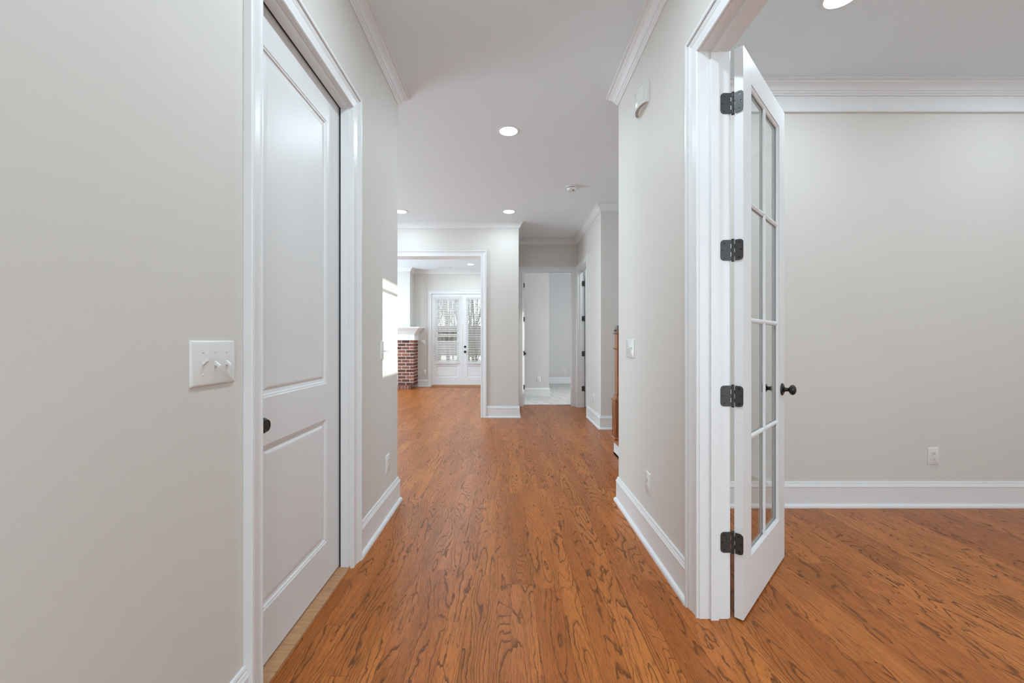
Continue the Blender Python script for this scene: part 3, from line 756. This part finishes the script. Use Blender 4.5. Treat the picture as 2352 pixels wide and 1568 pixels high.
# ------------------------------------------------------------------ fireplace
FR, FLT, FY = -2.37, -4.05, 10.385
fp = thing('fireplace', 'red brick fireplace with white mantel left of the back doors', 'fireplace', ((FR+FLT)/2, LB, 0))
ox, oy = (FR+FLT)/2, LB
hw = (FR-FLT)/2
rn = random.Random(4)
core = MB(); core.cur = 1
fb0, fb1, fbz = -.44, .44, .80
hz = .086
def brick_block(b, p, q, r_):
    b.cur = 0; b.rand = r_; b.box(p, q)
b = MB(); b.cur = 1
yb = FY-oy                                       # brick face (local, negative)
b.box((-hw+.006, yb+.006, hz), (fb0-.006, -.001, 1.215)); b.box((fb1+.006, yb+.006, hz), (hw-.006, -.001, 1.215)); b.box((fb0-.006, yb+.006, fbz), (fb1+.006, -.001, 1.215))
course = .0815; nz = 14; bl = .205; jt = .015
for k in range(nz):
    z0 = hz+.002+k*course; z1 = z0+course-jt
    if z1 > 1.214: z1 = 1.214
    x = hw; off = (k % 2)*(.100)
    first = True
    while x > -hw+.02:
        L = (bl-jt-off) if first and off else (bl-jt)
        x0 = max(x-L, -hw)
        if z1 < fbz+.02 and x > fb0 and x0 < fb1:          # the firebox opening cuts the course
            if x > fb1+.03: x0 = fb1
            elif x0 < fb0-.03: x = fb0
            else: x = x0-jt; first = False; continue
        if True:
            j = rn.uniform(-.0015, .0015)
            brick_block(b, (x0, yb+j, z0), (x, yb+.05, z1), rn.random())
        x = x0-jt; first = False
    for sx in (hw,):                             # right return
        y = yb+.05+jt*.3; first = True
        while y < -.02:
            L = .09 if (k % 2 == 0 and first) else .193
            y1 = min(y+L, -.004); brick_block(b, (sx-.05, y, z0), (sx+rn.uniform(-.001, .001), y1, z1), rn.random()); y = y1+jt; first = False
b.build('brick_surround', ['brick', 'mortar'], fp, attr='brick_rand')
MB().box((fb0-.004, yb+.30, hz), (fb1+.004, yb+.34, fbz)).build('firebox', 'dark', fp)
b = MB(); b.cur = 1; b.box((-hw+.006, 10.235-oy+.004, .001), (hw-.034, yb+.004, hz-.004))
x = hw-.030
while x > -hw+.05:
    brick_block(b, (x-.070, 10.232-oy, .002), (x, yb+.002, hz), rn.random()); x -= .082
b.build('hearth', ['brick', 'mortar'], fp, attr='brick_rand')
mp = [(hw, -.001, 0), (hw, yb, 0), (-hw, yb, 0), (-hw, -.001, 0)]
MB().sweep(mp, [(-.02, 1.214), (.030, 1.214), (.034, 1.222), (.030, 1.236), (.020, 1.248), (.020, 1.352), (.028, 1.358), (.028, 1.372), (.040, 1.384), (.060, 1.412), (.092, 1.452),
                (.126, 1.486), (.142, 1.500), (.142, 1.512), (-.02, 1.512)], (0, 0, 1)).build('mantel_frieze', 'trim', fp)
MB().sweep(mp, [(-.05, 1.512), (.168, 1.512), (.172, 1.520), (.180, 1.524), (.180, 1.547), (-.05, 1.547)], (0, 0, 1)).build('mantel_shelf', 'trim', fp)
b = MB()
for a_, c_ in (((-hw+.12, 1.262), (hw-.12, 1.270)), ((-hw+.12, 1.328), (hw-.12, 1.336)), ((hw-.128, 1.270), (hw-.12, 1.328)), ((-hw+.12, 1.270), (-hw+.128, 1.328))):
    b.box((a_[0], yb-.027, a_[1]), (c_[0], yb-.020, c_[1]))
b.build('panel_moulding', 'trim', fp)
b = MB().box((-hw+.3, yb-.001, 0), (-hw+.301, yb, 0))
MB().box((-hw+.03, yb+.06, 1.547), (hw-.115, -.001, 1.548)).build('mantel_top', 'trim', fp)

# ------------------------------------------------------------------ outdoors beyond the double doors
tag(MB().box((-14, 11.1, -.9), (10, 45, -.8)).build('lawn', 'ground'), 'pale winter ground outside the back doors', 'ground', None, 'structure')
struct(MB().box((-5, LB+.15, -.12), (1.5, LB+2.4, -.02)).build('deck', 'deck'), 'grey deck boards outside the back doors', 'deck')
def tree(label, x, y, h, seed):
    rn = random.Random(seed); b = MB()
    def branch(p, d, L, r, depth):
        pts = [p]; rad = [r]; q = p.copy(); dd = d.copy()
        for i in range(4):
            dd = (dd + Vector((rn.uniform(-.16, .16)-q.x*.10, rn.uniform(-.16, .16)-q.y*.12, rn.uniform(.02, .12)))).normalized()
            q = q + dd*L/4; q.x = max(-.85, min(.85, q.x)); q.y = max(-.62, min(.62, q.y)); pts.append(q.copy()); rad.append(r*(1-.16*(i+1)))
        b.tube(pts, rad, 4)
        if depth > 0:
            for i in range(rn.randint(5, 7)):
                k = rn.randint(1, 4); a = rn.uniform(0, 2*PI); up = rn.uniform(.5, 1.4)
                nd = (Vector((math.cos(a), math.sin(a), up))*.8 + dd*.5).normalized()
                branch(pts[k], nd, L*rn.uniform(.36, .52), rad[k]*.45, depth-1)
    branch(Vector((0, 0, 0)), Vector((rn.uniform(-.06, .06), 0, 1)), h, h*.013, 3)
    o = b.build('bare_tree', 'bark'); o.location = (x, y, -.85)
    tag(o, label, 'tree', 'bare trees outside the back doors'); return o
tn = random.Random(5)
for i in range(26):
    y = 14.0+i*1.45; k = (-.21, -.075, -.14, -.105, -.175)[i % 5]+tn.uniform(-.012, .012)
    tree('bare winter tree seen through the blinds of the back doors', k*y, y, 2.6+y*.15, 40+i)
tag(MB().box((-14, 56, -.85), (8, 57, 3.2)).build('distant_hedge', 'hedge'), 'dark distant treeline behind the bare trees', 'treeline', None, 'structure')
